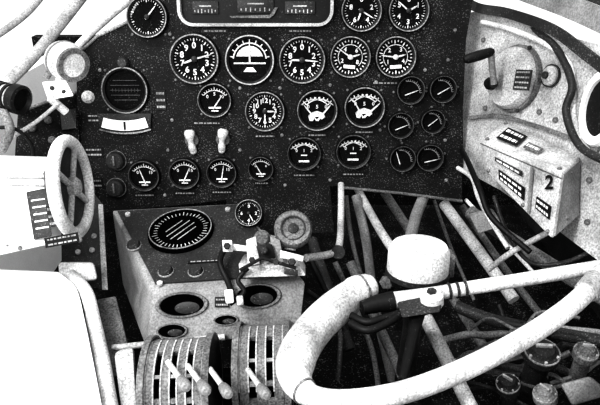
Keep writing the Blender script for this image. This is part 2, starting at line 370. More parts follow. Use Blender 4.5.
b=MB(); b.tube([V(56,60,.88),V(46,78,.88)],.005,10); b.build('shell_arm',M_MID,bl)
b=MB(); b.hexa([V(42,82,.87),V(66,80,.87),V(74,96,.86),V(48,100,.86),V(42,82,.89),V(66,80,.89),V(74,96,.89),V(48,100,.89)],.002); b.build('mounting_bracket',M_WHITE,bl)
for x,y in ((52,88),(64,92)):
    b=MB(); b.ball(V(x,y,.864),.0035); b.build('bracket_screw',M_DARK,bl)
b=MB(); b.lathe([(.009,0),(.009,.008),(.005,.012),(1e-6,.012)],aim(V(88,97,.86),CAM-V(88,97,.86)),14); b.build('thumb_screw',M_GREY,bl)
b=MB(); b.tube([V(50,98,.86),V(66,112,.88)],.006,10); b.build('bracket_foot',M_LIGHT,bl)
sl=thing('swivel_lamp','ribbed dark-ended cylinder lamp on the left cockpit rail','lamp',V(10,100,.78))
M=aim(V(-14,90,.82),V(34,104,.80)-V(-14,90,.82))
b=MB(); b.lathe([(.014,0),(.016,.004),(.016,.045)],M,28); b.build('barrel',M_GREY,sl)
for z in (.008,.018,.028,.038): 
    b=MB(); b.ring(.0158,.018,z,z+.004,M,28); b.build('rib',M_BLACK,sl)
b=MB(); b.lathe([(.017,.045),(.020,.048),(.020,.060),(.016,.062),(.014,.056),(1e-6,.056)],M,28); b.build('lens_hood',M_BLACK,sl)
b=MB(); b.tube(crv([V(4,112,.80),V(10,130,.79),V(2,150,.80)],6),.006,12); b.build('stem',M_MID,sl)
bar('control_rod','thin pale angled rod between the swivel lamp and the white lamp','rod',[(14,136,.82),(36,122,.84),(58,104,.865)],.003,M_GREY)
bar('cable','thin black cable looping beneath the swivel lamp','cable',[(-20,130,.8),(12,128,.8),(30,142,.82),(34,158,.84)],.0025,M_BLACK)
# ---------------------------------------------------------------- left side
lb=thing('side_box','pale ribbed side box carrying dark data plates behind the trim wheel','box',V(15,255,.74))
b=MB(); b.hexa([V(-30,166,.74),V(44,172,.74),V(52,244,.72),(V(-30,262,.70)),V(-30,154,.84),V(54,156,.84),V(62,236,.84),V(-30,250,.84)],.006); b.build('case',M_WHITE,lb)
b=MB(); b.hexa([V(26,192,.725),V(46,188,.725),V(52,236,.712),V(34,240,.712),V(26,192,.745),V(46,188,.745),V(52,236,.74),V(34,240,.74)],.001); dp=b.build('data_plate',M_DARK,lb)
b=MB()
for i in range(5):
    y=200+i*7; q=[(31+i*1.2,y),(45+i*.9,y-2),(45+i*.9,y-.5),(31+i*1.2,y+1.5)]; dd=.7215-.0019*i
    b.hexa(hx(q,dd,dd+.005))
b.build('lettering',M_MARK,dp)
for y0 in (176,184):
    b=MB(); b.hexa(hx([(-20,y0),(44,y0),(44,y0+2),(-20,y0+2)],.732,.75),.0005); b.build('case_rib',M_GREY,lb)
for x,y in ((8,246),(20,248)):
    b=MB(); b.ball(V(x,y,.728-.0003*(y-200)),.003); b.build('screw',M_MID,lb)
placard(62,238,32,10,'dark two-line name plate below the trim wheel',2,M=aim(V(62,240,.70),CAM-V(62,241,.70)),m=M_BLACK)
placard(52,222,10,22,'narrow dark plate just left of the trim wheel hub',3,M=aim(V(53,216,.71),CAM-V(53,216,.71)),m=M_DARK)
C=V(72,187,.74); vd=(C-CAM).normalized(); side_=Vector((0,0,1)).cross(vd).normalized()*-1
ax=(side_*cos(radians(20))-vd*sin(radians(20))+UP*-.06).normalized(); WM=aim(C,ax)
hw=thing('trim_control','upright pale trim wheel beside the white side box','trim wheel',WM)
Rw=.057
b=MB(); b.tube([Vector((Rw*cos(2*pi*i/48),Rw*sin(2*pi*i/48),0)) for i in range(48)],.0078,14,closed=True); b.build('rim',M_LIGHT,hw,False)
b=MB(); b.lathe([(1e-6,-.004),(Rw*.9,-.004),(Rw*.9,-.002),(1e-6,-.002)],None,36,False); b.build('web_disc',M_DARK,hw,False)
for k in range(4):
    a=pi/4+pi/2*k; b=MB(); b.tube([Vector((.01*cos(a),.01*sin(a),0)),Vector((Rw*cos(a),Rw*sin(a),0))],.004,10); b.build('spoke',M_GREY,hw,False)
b=MB(); b.lathe([(.010,-.012),(.012,-.004),(.012,.006),(.008,.010),(1e-6,.011)],None,24); b.build('hub',M_GREY,hw,False)
b=MB(); b.rod(Vector((0,0,-.008)),Vector((0,0,-.02)),.006); b.build('axle',M_MID,hw,False)
sp=thing('side_bracket','dark upright side bracket plate between wheel and control box','bracket',V(90,280,.86))
b=MB(); b.hexa([V(60,150,.88),V(104,206,.88),V(108,290,.84),V(62,282,.84),V(60,150,.9),V(104,206,.9),V(108,290,.86),V(62,282,.86)]); b.build('plate',M_DARK,sp)
b=MB(); b.hexa([V(98,204,.872),V(103,204,.872),V(108,290,.835),V(102,290,.835),V(98,204,.885),V(103,204,.885),V(108,290,.85),V(102,290,.85)],.001); b.build('edge_flange',M_GREY,sp)
b=MB(); b.hexa(hx([(58,262),(94,262),(98,280),(60,284)],.80,.83),.005); b.build('lower_casting',M_LIGHT,sp)
for x,y in ((80,240),(94,236),(86,225),(78,252),(92,250)):
    b=MB(); b.ball(V(x,y,.862-.0005*(y-225)),.004); b.build('rivet',M_GREY,sp)
t_=crv([V(58,272,.78),V(76,288,.76),V(84,318,.73),V(92,356,.68),V(99,392,.63),V(106,430,.58)],4)+[V(-80,430,.50),V(-80,266,.78)]
b=MB(); n=len(t_); lo=[Vector((p.x,p.y+.03,FZ)) for p in t_]
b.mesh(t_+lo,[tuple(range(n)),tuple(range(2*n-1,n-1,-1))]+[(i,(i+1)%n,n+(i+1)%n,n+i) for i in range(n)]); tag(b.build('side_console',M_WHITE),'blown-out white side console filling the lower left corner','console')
bar('edge_pad','grainy grey rounded pad along the edge of the white side console','pad',[(70,275,.79),(86,292,.765),(94,322,.735),(102,358,.69),(108,394,.645),(114,430,.60)],.0085,M_WORN)
b=MB(); b.hexa([V(96,300,.80),V(116,296,.80),V(132,360,.74),V(112,380,.72),V(96,300,.84),V(116,296,.84),V(132,360,.78),V(112,380,.76)],.003); tag(b.build('side_gusset',M_MID),'grainy grey gusset between the white console and the control box','gusset')
# ---------------------------------------------------------------- central control box
A=V(112,210,.88);B=V(240,203,.88);Cc=V(306,282,.74);Dd=V(153,292,.74);E=V(146,350,.735);Ff=V(300,332,.735)
dn=Vector((0,0,-.13))
cb=thing('control_box','square dark-topped control box with grey pierced front below the panel','control box',(A+B+Cc+Dd)/4+dn)
b=MB(); b.hexa([A,B,Cc,Dd,A+dn,B+dn,Ff,E],.003); b.build('housing',M_BOX,cb)
nT=(B-A).cross(Dd-A).normalized()
if nT.dot(CAM-A)<0: nT=-nT
def tp(u,v,off=0): return (A*(1-u)+B*u)*(1-v)+(Dd*(1-u)+Cc*u)*v+nT*off
b=MB(); b.prism([tp(.035,.04,.0005),tp(.965,.04,.0005),tp(.96,.93,.0005),tp(.04,.93,.0005)],nT*.0025); b.build('top_plate',M_DARK,cb)
TP=(B-A).normalized(); TV=nT.cross(TP)
def on_top(px,py,off=.003):
    p=hit(px,py,A+nT*off,nT); M=Matrix((TP,TV,nT)).transposed().to_4x4(); M.translation=p; return M
M=on_top(181,232); R=31/F*dep(M.translation)
g=thing('selector_dial','large flat dial with a tick ring and slanted lines on the control box','dial',M)
b=MB(); b.lathe([(R*1.06,0),(R*1.04,.006),(R*.95,.007),(R*.94,.004),(1e-6,.004)],None,44,False); b.build('dial_plate',M_HOLE,g,False)
b=MB(); b.ring(R*.98,R*1.01,.0065,.0076,None,44); b.build('rim_ring',M_RING,g,False)
b=MB()
for i in range(40): tick(b,R*.74,R*(.86 if i%4 else .92),R*.014,i*9,.0045)
b.build('scale_marks',M_GREY,g,False)
b=MB()
for i,ww in ((-1.5,.40),(-.5,.52),(.5,.50),(1.5,.36)):
    u=Vector((cos(radians(50)),sin(radians(50)),0)); v=Vector((-u.y,u.x,0))
    MM=Matrix((u,v,Vector((0,0,1)))).transposed().to_4x4(); MM.translation=v*(i*R*.2)+Vector((0,0,.0045))
    b.box((0,0,0),(2*ww*R,R*.028,.0005),MM)
b.build('slanted_lines',M_GREY,g,False)
for (x,y,l) in ((128,246,'left small round key at the near edge of the control box top'),(160,272,'middle small round key at the near edge of the control box top'),(190,272,'right small round key at the near edge of the control box top')):
    M=on_top(x+6,y); g=thing('round_key',l,'key',M)
    b=MB(); b.lathe([(.009,0),(.009,.004),(.007,.007),(1e-6,.007)],None,20); b.build('key_cap',M_DARK,g,False)
    b=MB(); b.ring(.0092,.0104,0,.0018,None,24); b.build('key_ring',M_RING,g,False)
placard(0,0,34,4,'thin engraved placard on the control box top below the large dial',1,M=on_top(205,262))
for x,y in ((128,215),(228,210),(160,284)):
    M=on_top(x,y); b=MB(); b.lathe([(.004,0),(.0038,.003),(1e-6,.004)],M,12); b.build('screw',M_GREY,cb)
nF=(Cc-Dd).cross(E-Dd).normalized()
if nF.dot(CAM-Dd)<0: nF=-nF
FX=(Cc-Dd).normalized(); FY=nF.cross(FX)
def front_oval(px,py,rx,ry):
    p=hit(px,py,Dd+nF*.0012,nF); M=Matrix((FX,FY,nF)).transposed().to_4x4(); M.translation=p; k=dep(p)/F
    MS=M@Matrix.Diagonal((rx*k,ry*k,1,1))
    b=MB(); b.lathe([(1e-6,.0004),(.95,.0004)],MS,32,False)  # flat black disc, the darkness inside the hole is in its colour
    o=b.build('opening_shade',M_HOLE,cb); b=MB(); b.lathe([(.88,.0006),(.92,.0025),(1.03,.0025),(1.08,0)],MS,32,False); b.build('opening_lip',M_MID,o)
    b=MB(); b.lathe([(1e-6,.0012),(.45,.0010),(.5,.0006)],M@Matrix.Translation((rx*k*.2,-ry*k*.25,0))@Matrix.Diagonal((rx*k,ry*k,1,1)),24,False); b.build('inner_cap',M_DARK,o)
front_oval(182,305,25,12); front_oval(257,296,23,12); front_oval(172,331,15,7); front_oval(226,320,12,5)
placard(222,302,14,10,'small dark plate between the openings of the control box front',2,M=aim(hit(222,302,Dd+nF*.001,nF),nF))
# ---------------------------------------------------------------- lever mechanism on the box
lm=thing('lever_mechanism','pale bolted lever bracket with jointed arms on the control box corner','mechanism',V(268,268,.78))
def gb(name,pts,d0,d1,m,bev=.0012):
    b=MB(); b.hexa(hx(pts,d0,d1),bev); return b.build(name,m,lm)
b=MB(); b.hexa([V(238,264,.735),V(300,266,.715),V(306,276,.71),V(240,278,.715),V(244,254,.77),V(300,254,.76),V(306,266,.75),V(240,268,.75)],.0015); b.build('base_plate',M_GREY,lm)
gb('upright_plate',[(246,240),(256,236),(260,264),(248,266)],.725,.735,M_LIGHT)
gb('upright_plate',[(270,236),(280,240),(284,262),(272,262)],.722,.732,M_BOX)
gb('link_arm',[(228,243),(262,248),(262,253),(228,250)],.742,.748,M_LIGHT)
gb('link_arm',[(258,232),(276,236),(274,243),(256,240)],.735,.745,M_GREY)
gb('link_arm',[(280,250),(304,256),(303,262),(280,258)],.712,.718,M_LIGHT)
gb('cam_plate',[(256,246),(272,244),(276,258),(260,260)],.716,.720,M_BLACK)
gb('fork_end',[(222,240),(232,240),(233,252),(223,252)],.738,.748,M_LIGHT)
b=MB(); b.lathe([(.010,0),(.010,.010),(.007,.013),(1e-6,.013)],aim(V(262,238,.74),(CAM-V(262,238,.74))),18); b.build('drum_nut',M_MID,lm)
b=MB(); b.tube([V(240,270,.705),V(262,258,.703),V(296,268,.703)],.0022,8); b.build('wire',M_BLACK,lm)
b=MB(); b.hexa(hx([(284,268),(298,270),(298,276),(284,274)],.700,.71),.0008); b.build('stop_block',M_DARK,lm)
for q in ((264,250,.712,.005),(292,262,.708,.005),(252,260,.712,.004),(227,246,.734,.0045),(276,262,.706,.004)):
    b=MB(); b.lathe([(q[3],0),(q[3],.005),(q[3]*.7,.007),(1e-6,.007)],aim(V(*q[:3]),(CAM-V(*q[:3]))),6); b.build('bolt',M_DARK,lm)
b=MB(); b.tube(crv([V(226,246,.77),V(220,262,.75),V(228,282,.735),V(234,300,.715)],6),.0038,10); b.build('lever_arm',M_BLACK,lm)
b=MB(); b.tube(crv([V(248,268,.715),V(238,280,.712),V(244,292,.71),V(230,304,.71)],6),.003,10); b.build('link_wire',M_BLACK,lm)
gb('lever_tip',[(224,290),(233,289),(234,303),(226,304)],.700,.708,M_WHITE,.002)
gb('lever_tip',[(236,296),(243,295),(244,305),(237,306)],.700,.708,M_LIGHT,.002)
kc=V(293,229,.74); KM=aim(kc,(CAM-kc)+Vector((0,0,.25)))
dk=thing('disc_knob','round grey disc knob standing above the lever bracket','knob',KM); R=.0235
b=MB(); b.lathe([(R*.9,-.012),(R,-.008),(R,.002),(R*.9,.006),(R*.62,.006),(R*.58,.003),(1e-6,.003)],None,40); b.build('disc',M_MID,dk,False)
b=MB(); b.ring(R*.60,R*.66,.005,.0070,None,32); b.build('face_ring',M_DARK,dk,False)
b=MB(); b.lathe([(R*.28,.002),(R*.26,.006),(1e-6,.007)],None,20); b.build('centre_cap',M_DARK,dk,False)
b=MB(); b.tube([kc+FW*.008,V(290,250,.745)],.007,14); b.build('stem',M_GREY,dk)
b=MB(); b.tube(crv([V(341,184,.92),V(341,215,.88),V(339,246,.82),V(330,254,.79),V(306,258,.755)],6),.005,12); tag(b.build('crank_rod',M_GREY),'pale L-shaped crank rod dropping from the panel to the lever bracket','rod')
b=MB(); b.lathe([(.009,-.006),(.009,.006)],aim(V(338,252,.795),FW),18); tag(b.build('rod_joint',M_DARK),'dark round joint at the bend of the crank rod','joint')
# ---------------------------------------------------------------- slotted throttle quadrants
QB=[]
def quadrant(pxl,pxr,pyt,d,R,nrib,label,sk=.0):
    a=V(pxl,pyt,d); c=V(pxr,pyt-sk,d); w=(c-a).length; X=(c-a).normalized()
    cen=(a+c)/2-Vector((0,0,R)); QB.append(cen.z-R*1.1)
    Yv=(Vector((0,0,1))-X*X.z).normalized(); M=Matrix((Yv,X.cross(Yv),X)).transposed().to_4x4(); M.translation=cen
    t=thing('throttle_quadrant',label,'throttle quadrant',M)
    b=MB(); b.lathe([(R*.88,-w/2+.002),(R*.88,w/2-.002)],None,40); b.build('drum',M_HOLE,t,False)
    for s in (-1,1):
        z=s*w/2; b=MB(); b.lathe([(R*1.06,z-.003),(R*1.08,z-.0015),(R*1.08,z+.0015),(R*1.06,z+.003)],None,44); ck_=b.build('cheek_plate',M_DARK,t,False)
        b=MB(); b.ring(R*1.04,R*1.085,z-.0036,z+.0036,None,44); b.build('cheek_rim',M_MID,ck_,False)
    for i in range(nrib):
        z=-w/2+w*(i+.5)/nrib; h=w/nrib*.27
        b=MB(); b.ring(R*.86,R,z-h,z+h,None,40,radians(-40),radians(110)); b.build('slotted_band',M_MID,t,False)
        for sg in (-1,1):
            b=MB(); b.ring(R*.995,R*1.015,z+sg*h-.0008,z+sg*h+.0008,None,30,radians(-20),radians(72)); b.build('band_edge',M_GREY,t,False)
    for a0,a1,m in ((-60,4,M_MID),(34,38,M_BOX),(60,66,M_MID),(84,130,M_MID)):
        b=MB(); b.ring(R*.88,R*.99,-w/2,w/2,None,8,radians(a0),radians(a1)); b.build('cross_band',m,t,False)
    return t
quadrant(148,210,350,.66,.055,4,'left slotted throttle quadrant drum with broad metal bands',3)
quadrant(238,288,335,.69,.055,3,'right slotted throttle quadrant drum with broad metal bands',2)
for i,(x,y,d,l) in enumerate(((184,384,.575,'pale slim lever rod leftmost in front of the quadrants'),(204,388,.575,'pale slim lever rod second from the left before the quadrants'),(226,391,.585,'pale slim lever rod third from the left before the quadrants'),(264,392,.60,'pale slim lever rod rightmost, apart from the others'))):
    p=V(x,y,d); t=thing('throttle_lever',l,'lever',p,'throttle levers'); q=V(x-16,y-22,d+.055)
    b=MB(); b.tube([p,q],.0030,10); b.build('rod',M_LIGHT,t)
    b=MB(); b.lathe([(.0035,-.014),(.005,-.010),(.0058,-.002),(.0058,.006),(.004,.010),(1e-6,.011)],aim(p,p-q),20); b.build('grip',M_BOX,t)
b=MB(); b.hexa([V(114,352,.66),V(134,346,.66),V(138,420,.62),V(124,430,.62),V(114,352,.70),V(134,346,.70),V(138,420,.68),V(124,430,.68)],.006); tag(b.build('quadrant_bracket',M_GREY),'pale bracket casting at the left end of the quadrants','bracket')
b=MB(); b.tube([V(112,348,.725),V(150,344,.73),V(225,337,.73)],.004,12); tag(b.build('cross_shaft',M_GREY),'pale cross shaft running behind the left quadrant','shaft')
x0=V(150,352,.66).x; x1=V(288,340,.69).x; y0_=V(215,350,.66).y-.05; y1_=y0_+.16
b=MB(); b.box(((x0+x1)/2,(y0_+y1_)/2,(FZ+min(QB))/2),(x1-x0,y1_-y0_,min(QB)-FZ)); tag(b.build('pedestal',M_BLACK),'black pedestal below the throttle quadrants','pedestal')
# ---------------------------------------------------------------- control yoke
Y0=V(375,287,.66);Y1=V(288,385,.54);Y2=V(600,268,.64)
YN=(Y1-Y0).cross(Y2-Y0).normalized()
if YN.dot(CAM-Y0)<0: YN=-YN
def yp(px,py,off=0): return hit(px,py,Y0+YN*off,YN)
cy=thing('control_yoke','large pale half-wheel control yoke in the right foreground','control yoke',yp(415,300))
rim=[(376,285),(358,291),(338,306),(316,327),(299,352),(295,376),(310,395),(345,401),(400,393),(456,373),(510,346),(552,320),(583,295),(604,268)]
P=crv([yp(*q) for q in rim],8); n=len(P); k1=int(n*.44)
R=[]
for i in range(n):
    t=i/n
    r=.0140+.0050*min(1,t/.16) if t<.34 else max(.0098,.0190-(t-.34)*.075)
    R.append(r)
R[0]=.007;R[1]=.0105;R[2]=.0125;R[3]=.0135
for i in range(7,10): R[i]+=.0012
b=MB(); b.tube(P[:k1+1],R[:k1+1],22); b.build('grip',M_WORN,cy)
b=MB(); b.tube(P[k1:],R[k1:],18); b.build('rim',M_LIGHT,cy)
for kk in (6,k1):
    b=MB(); tt=(P[kk+1]-P[kk]).normalized(); b.tube([P[kk]-tt*.0012,P[kk]+tt*.0012],R[kk]+.0008,20); b.build('grip_end_band',M_MID,cy)
b=MB(); P2=crv([yp(*q) for q in [(388,302),(410,298),(450,291),(520,280),(598,267)]],8); b.tube(P2,[.0105-.0030*min(1,i/14) for i in range(len(P2))],16); b.build('spoke',M_LIGHT,cy)
b=MB(); b.tube([yp(362,308),yp(376,304),yp(394,301)],[.0075,.0095,.0110],16); b.build('spoke_socket',M_BLACK,cy)
for x in (448,456,464): 
    b=MB(); p=yp(x,291.8-(x-446)*.16); q=yp(x+2.5,291.5-(x-446)*.16); b.tube([p,q],.0088,18); b.build('spoke_collar',M_DARK,cy)
for sy in (0,8):
    b=MB(); P3=[yp(350,312+sy),yp(366,319+sy),yp(384,315+sy*.8),yp(406,308)]; b.tube(crv([p-YN*.004 for p in P3],6),.0042,12); b.build('fork_prong',M_BLACK,cy)
b=MB(); b.hexa([yp(396,300,.004),yp(444,294,.004),yp(440,312,.004),yp(402,318,.004),yp(396,300,-.016),yp(444,294,-.016),yp(440,312,-.016),yp(402,318,-.016)],.002); b.build('hub_bracket',M_DARK,cy)
b=MB(); b.lathe([(.010,-.004),(.012,0),(.012,.010),(.009,.013),(1e-6,.014)],aim(yp(432,303),YN),28); b.build('boss',M_LIGHT,cy)
b=MB(); b.lathe([(.005,.013),(.005,.016),(1e-6,.017)],aim(yp(432,303),YN),6); b.build('boss_nut',M_DARK,cy)
b=MB(); b.tube([yp(418,310,-.010),yp(413,335,-.008),yp(402,382,-.004)],[.0085,.0055,.004],14); b.build('lower_spoke',M_BLACK,cy)
b=MB(); b.tube([yp(586,292),yp(596,280)],.0118,16); b.build('rim_sleeve',M_GREY,cy)
hc=thing('control_column','dark control column topped by a large bright cylindrical head','control column',V(400,395,.98))
ct=V(417,277,.69); HA=UP*.9-FW*.35; HM=aim(ct,HA)
b=MB(); b.lathe([(.030,.004),(.035,.007),(.0345,.034),(.031,.040),(.014,.042),(1e-6,.042)],HM,40); b.build('head_cap',M_LIGHT,hc)
b=MB(); b.ring(.0345,.0362,.004,.010,HM,40); b.build('cap_band',M_DARK,hc)
b=MB(); b.lathe([(.020,-.034),(.030,-.026),(.030,-.016),(.025,-.012),(.032,-.004),(.033,.004)],HM,36); b.build('ribbed_collar',M_BLACK,hc)
b=MB(); b.box((.034,0,.018),(.010,.022,.026),HM,.001); b.build('cap_lug',M_MID,hc)
b=MB(); b.tube([V(418,286,.695),V(412,325,.80),V(404,385,.96)],[.017,.012,.016],20); b.build('column_tube',M_DARK,hc)
b=MB(); b.tube([V(386,282,.70),V(398,280,.70)],.011,16); b.build('trunnion',M_DARK,hc)
b=MB(); b.lathe([(.008,0),(.008,.004),(1e-6,.005)],aim(V(386,282,.69),-FW),6); b.build('trunnion_nut',M_MID,hc)
# ---------------------------------------------------------------- tubes and rods behind the yoke
for nm,l,pts,r,m in [
 ('strut_tube','leftmost grey strut slanting from panel foot behind the yoke',[(356,196,.97),(366,240,.95),(374,300,.98),(392,380,1.0)],.0075,M_BOX),
 ('strut_tube','pale diagonal strut running from the panel foot to the column head',[(356,186,1.04),(380,230,.88),(402,262,.80)],.0065,M_GREY),
 ('strut_tube','short pale strut rising behind the column head',[(424,196,1.0),(416,216,.95),(410,240,.90)],.009,M_BOX),
 ('strut_tube','long diagonal grey tube right of the column head',[(444,204,1.0),(478,250,.92),(514,300,.86)],.009,M_GREY),
 ('strut_tube','thick pale tube emerging below the yoke spoke',[(426,318,.86),(448,362,.82),(472,410,.78)],.010,M_GREY),
 ('strut_tube','mottled tube beneath the labelled box sloping to the right edge',[(470,212,.97),(530,252,.89),(610,302,.81)],.011,M_MID),
 ('strut_tube','dark tube left of the column below the crank rod',[(312,240,1.02),(322,270,.98),(350,350,.92)],.009,M_DARK),
 ('strut_tube','dark tube sloping across the right floor beneath the spoke',[(456,306,.96),(500,322,.93),(620,345,.86)],.010,M_DARK),
 ('strut_tube','dark long tube running down right behind the column head',[(384,192,1.08),(430,262,1.04),(486,350,.98)],.008,M_MID),
 ('strut_tube','mottled grey tube running down right from the crank rod foot',[(350,262,1.0),(376,320,.97),(410,392,.90)],.008,M_MID),
 ('strut_tube','grey slim pedal link running down right beside the long diagonal tube',[(462,206,1.06),(506,270,1.0),(560,340,.96)],.006,M_MID),
 ('control_rod','thin dark rod left of the yoke between box and floor',[(312,262,.84),(330,300,.80),(346,330,.80)],.004,M_BLACK),
 ('control_rod','thin grey rod reaching down from the crank rod to the yoke rim',[(335,262,.86),(352,300,.86),(372,350,.88),(380,400,.9)],.004,M_MID),
 ('control_rod','thin pale rod parallel to the long diagonal tube',[(466,200,1.0),(500,236,.92),(540,280,.87)],.003,M_LIGHT),
 ('control_rod','short pale rod slanting up under the labelled box',[(488,270,.83),(512,252,.81),(560,226,.785)],.004,M_GREY),
 ('control_rod','grey rod just right of the crank rod under the panel edge',[(346,196,1.08),(352,240,1.06),(368,300,1.05)],.004,M_MID),
 ('control_rod','thin grey rod crossing from behind the column to the right floor',[(434,200,1.08),(452,250,1.07),(474,300,1.05)],.003,M_MID),
 ('cable','dark cable drooping behind the yoke rim at left',[(306,290,.79),(325,305,.80),(340,330,.80),(338,380,.80)],.0035,M_DARK),
 ('cable','pale cable curling under the labelled box',[(458,168,.93),(472,178,.88),(478,196,.86),(488,216,.86),(508,248,.82)],.0035,M_LIGHT),
 ('cable','dark cable curling beside the labelled box',[(462,150,.95),(468,162,.90),(480,190,.84),(492,218,.82),(530,252,.78)],.004,M_BLACK),
 ('cable','second dark cable hanging in a loop below the labelled box',[(494,196,.85),(506,230,.83),(530,262,.81),(566,262,.79),(600,246,.77)],.003,M_DARK),
 ('cable','grey cable looping over the dark lower right floor',[(470,330,.88),(490,318,.86),(520,330,.84),(540,312,.84),(580,318,.82)],.0024,M_MID),
 ('hose','dark hose curving down behind the round fitting at the right edge',[(528,24,.86),(556,48,.80),(572,84,.765),(566,112,.765),(580,146,.74),(612,164,.70)],.005,M_DARK),
]:
    bar(nm,l,nm if nm in('cable','hose') else ('strut' if nm=='strut_tube' else 'rod'),pts,r,m)
rn=random.Random(11); GP='tangled pipes on the lower right floor'
for i in range(16):
    x=rn.uniform(470,595); y=rn.uniform(330,395); L_=rn.uniform(24,52); a=rn.uniform(-.5,1.0); d=rn.uniform(.86,.96)
    pts=[(x-L_*cos(a),y-L_*sin(a),d+.03),(x-8,y+rn.uniform(-12,12),d),(x+10,y+rn.uniform(-12,12),d),(x+L_*cos(a),y+L_*sin(a),d-.01)]
    bar('floor_pipe','bent metal pipe in the tangle of fittings at the lower right','pipe',pts,rn.choice([.003,.0045,.006]),rn.choice([M_MID,M_BOX,M_DARK,M_MID]),group=GP)
b=MB(); b.hexa([V(468,214,.90),V(492,208,.88),V(504,226,.86),V(478,234,.88),V(468,214,.92),V(492,208,.91),V(504,226,.90),V(478,234,.91)],.004); tag(b.build('cable_clamp',M_BOX),'grey cable clamp block under the labelled box','clamp')
b=MB(); b.hexa(hx([(560,384),(590,376),(612,394),(572,406)],.74,.80),.004); tag(b.build('junction_block',M_BOX),'pale metal junction block at the bottom right corner','junction block')
b=MB(); b.hexa(hx([(508,330),(524,326),(530,338),(514,344)],.86,.92),.003); tag(b.build('terminal_block',M_GREY),'pale terminal block above the largest floor valve','terminal block')
def valve(px,py,d,R,label,m):
    p=V(px,py,d); M=aim(p,(CAM-p)*.5+Vector((.15*sin(px),.1,.8)))
    t=thing('valve_body',label,'valve',M)
    b=MB(); b.lathe([(R*.6,-.09),(R*.7,-.012),(R,-.010),(R,0),(R*.75,.003),(R*.6,.010),(R*.3,.012),(1e-6,.012)],None,28); b.build('body',m,t,False)
    b=MB(); b.ring(R*.90,R*.98,.0,.002,None,28); b.build('flange_ring',M_RING,t,False)
    for k in range(6): 
        b=MB(); b.lathe([(R*.09,0),(R*.09,.005),(1e-6,.006)],Matrix.Translation(pol(R*.84,k*60,0)),6); b.build('bolt',M_GREY,t,False)
    b=MB(); b.box((0,0,.014),(R*.9,R*.18,.006),None,.001); b.build('tap',M_GREY,t,False)
valve(542,352,.86,.026,'largest dark bolted valve on the lower right floor',M_DARK)
valve(586,352,.84,.017,'grey bolted valve right of the largest valve',M_MID)
valve(508,384,.84,.017,'dark bolted valve at the bottom edge right of the yoke',M_DARK)
valve(545,394,.80,.016,'bolted valve with paler body below the largest valve',M_BOX)
bar('pipe','pale bent pipe joining the floor valves',"pipe",[(490,366,.92),(520,352,.94),(545,330,.93),(575,330,.92),(610,334,.88)],.005,M_GREY)
# ---------------------------------------------------------------- right side wall, box, crank
W0=V(463,60,.98);W1=V(600,60,.74);W2=V(463,250,.97); WN=(W1-W0).cross(W2-W0).normalized()
if WN.dot(CAM-W0)<0: WN=-WN
def wp(px,py,off=0): return hit(px,py,W0+WN*off,WN)
b=MB(); b.prism([wp(*q) for q in [(463,14),(482,10),(520,16),(572,38),(660,60),(660,330),(600,262),(560,232),(500,190),(463,170)]],-WN*.01); struct(b.build('wall_right',M_GREY))
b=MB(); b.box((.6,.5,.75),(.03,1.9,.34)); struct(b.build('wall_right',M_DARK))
def strip(name,pts,w,m,off=.004,th=.004):
    P=crv([wp(*q) for q in pts],6); b=MB()
    for i in range(len(P)-1):
        t0=(P[min(i+1,len(P)-1)]-P[max(i-1,0)]).normalized(); t1=(P[min(i+2,len(P)-1)]-P[i]).normalized()
        s0=t0.cross(WN)*w; s1=t1.cross(WN)*w; o_=WN*off
        b.prism([P[i]-s0+o_,P[i+1]-s1+o_,P[i+1]+s1+o_,P[i]+s0+o_],WN*th)
    return b.build(name,m)
struct(strip('trim_4',[(445,-20),(476,6),(512,14),(556,30),(592,56),(650,100)],.007,M_DARK,.006))
struct(strip('trim_5',[(470,-34),(510,-14),(570,8),(650,44)],.014,M_BOX,-.01))
struct(strip('trim_7',[(500,-34),(540,-20),(590,-2),(650,22)],.005,M_DARK,-.012))
b=MB(); P=crv([wp(*q,.003) for q in [(482,22),(512,30),(545,44),(568,62),(573,90),(574,120),(588,150),(612,170)]],6); b.tube(P,.004,12); struct(b.build('trim_6',M_LIGHT))
struct(strip('trim_8',[(470,118),(500,116),(530,124),(560,134),(600,150)],.003,M_MID,.001,.003))
M=frame(wp(601,108,.002),(W1-W0),-(W2-W0)); 
ov=thing('oval_port','dark oval port with white frame at the right edge','port',M)
MS=Matrix.Diagonal((.022,.038,1,1)); b=MB(); b.lathe([(1e-6,.001),(.95,.001)],MS,36,False); b.build('glass',M_BLACK,ov,False)
b=MB(); b.lathe([(.92,0),(.94,.006),(1.2,.006),(1.28,0)],MS,36,False); b.build('frame',M_WHITE,ov,False)
def wm(px,py,off=.0): return frame(wp(px,py,off),(W1-W0),-(W2-W0))
ck=thing('hand_crank','black-handled hand crank at the top right of the panel','crank',wm(497,84,.0))
b=MB(); b.lathe([(.044,0),(.044,.014),(.040,.020),(.028,.021),(1e-6,.021)],wm(517,79,.001),40,False); b.build('gear_housing',M_GREY,ck)
b=MB(); b.ring(.0435,.048,0,.008,wm(517,79,.001),40); b.build('housing_rim',M_MID,ck)
for k in range(5):
    b=MB(); b.lathe([(.003,0),(.003,.003),(1e-6,.004)],wm(517,79,.009)@Matrix.Translation(pol(.046,k*72+20,0)),8); b.build('housing_bolt',M_DARK,ck)
b=MB(); b.lathe([(.009,0),(.009,.010),(.006,.014),(1e-6,.014)],wm(494,84,.020),20); b.build('hub',M_BLACK,ck)
b=MB(); b.tube([V(494,84,.85),V(492,66,.84),V(491,52,.83)],.0045,12); b.build('arm',M_BOX,ck)
b=MB(); b.tube([wp(494,84,.03),V(494,84,.85)],.006,12); b.build('arm_pivot',M_BLACK,ck)
b=MB(); p=V(494,51,.83); q=V(464,60,.83); b.tube([p,p.lerp(q,.1),p.lerp(q,.5),p.lerp(q,.9),q],[.003,.0062,.0072,.0066,.004],16); b.build('handle',M_BLACK,ck)
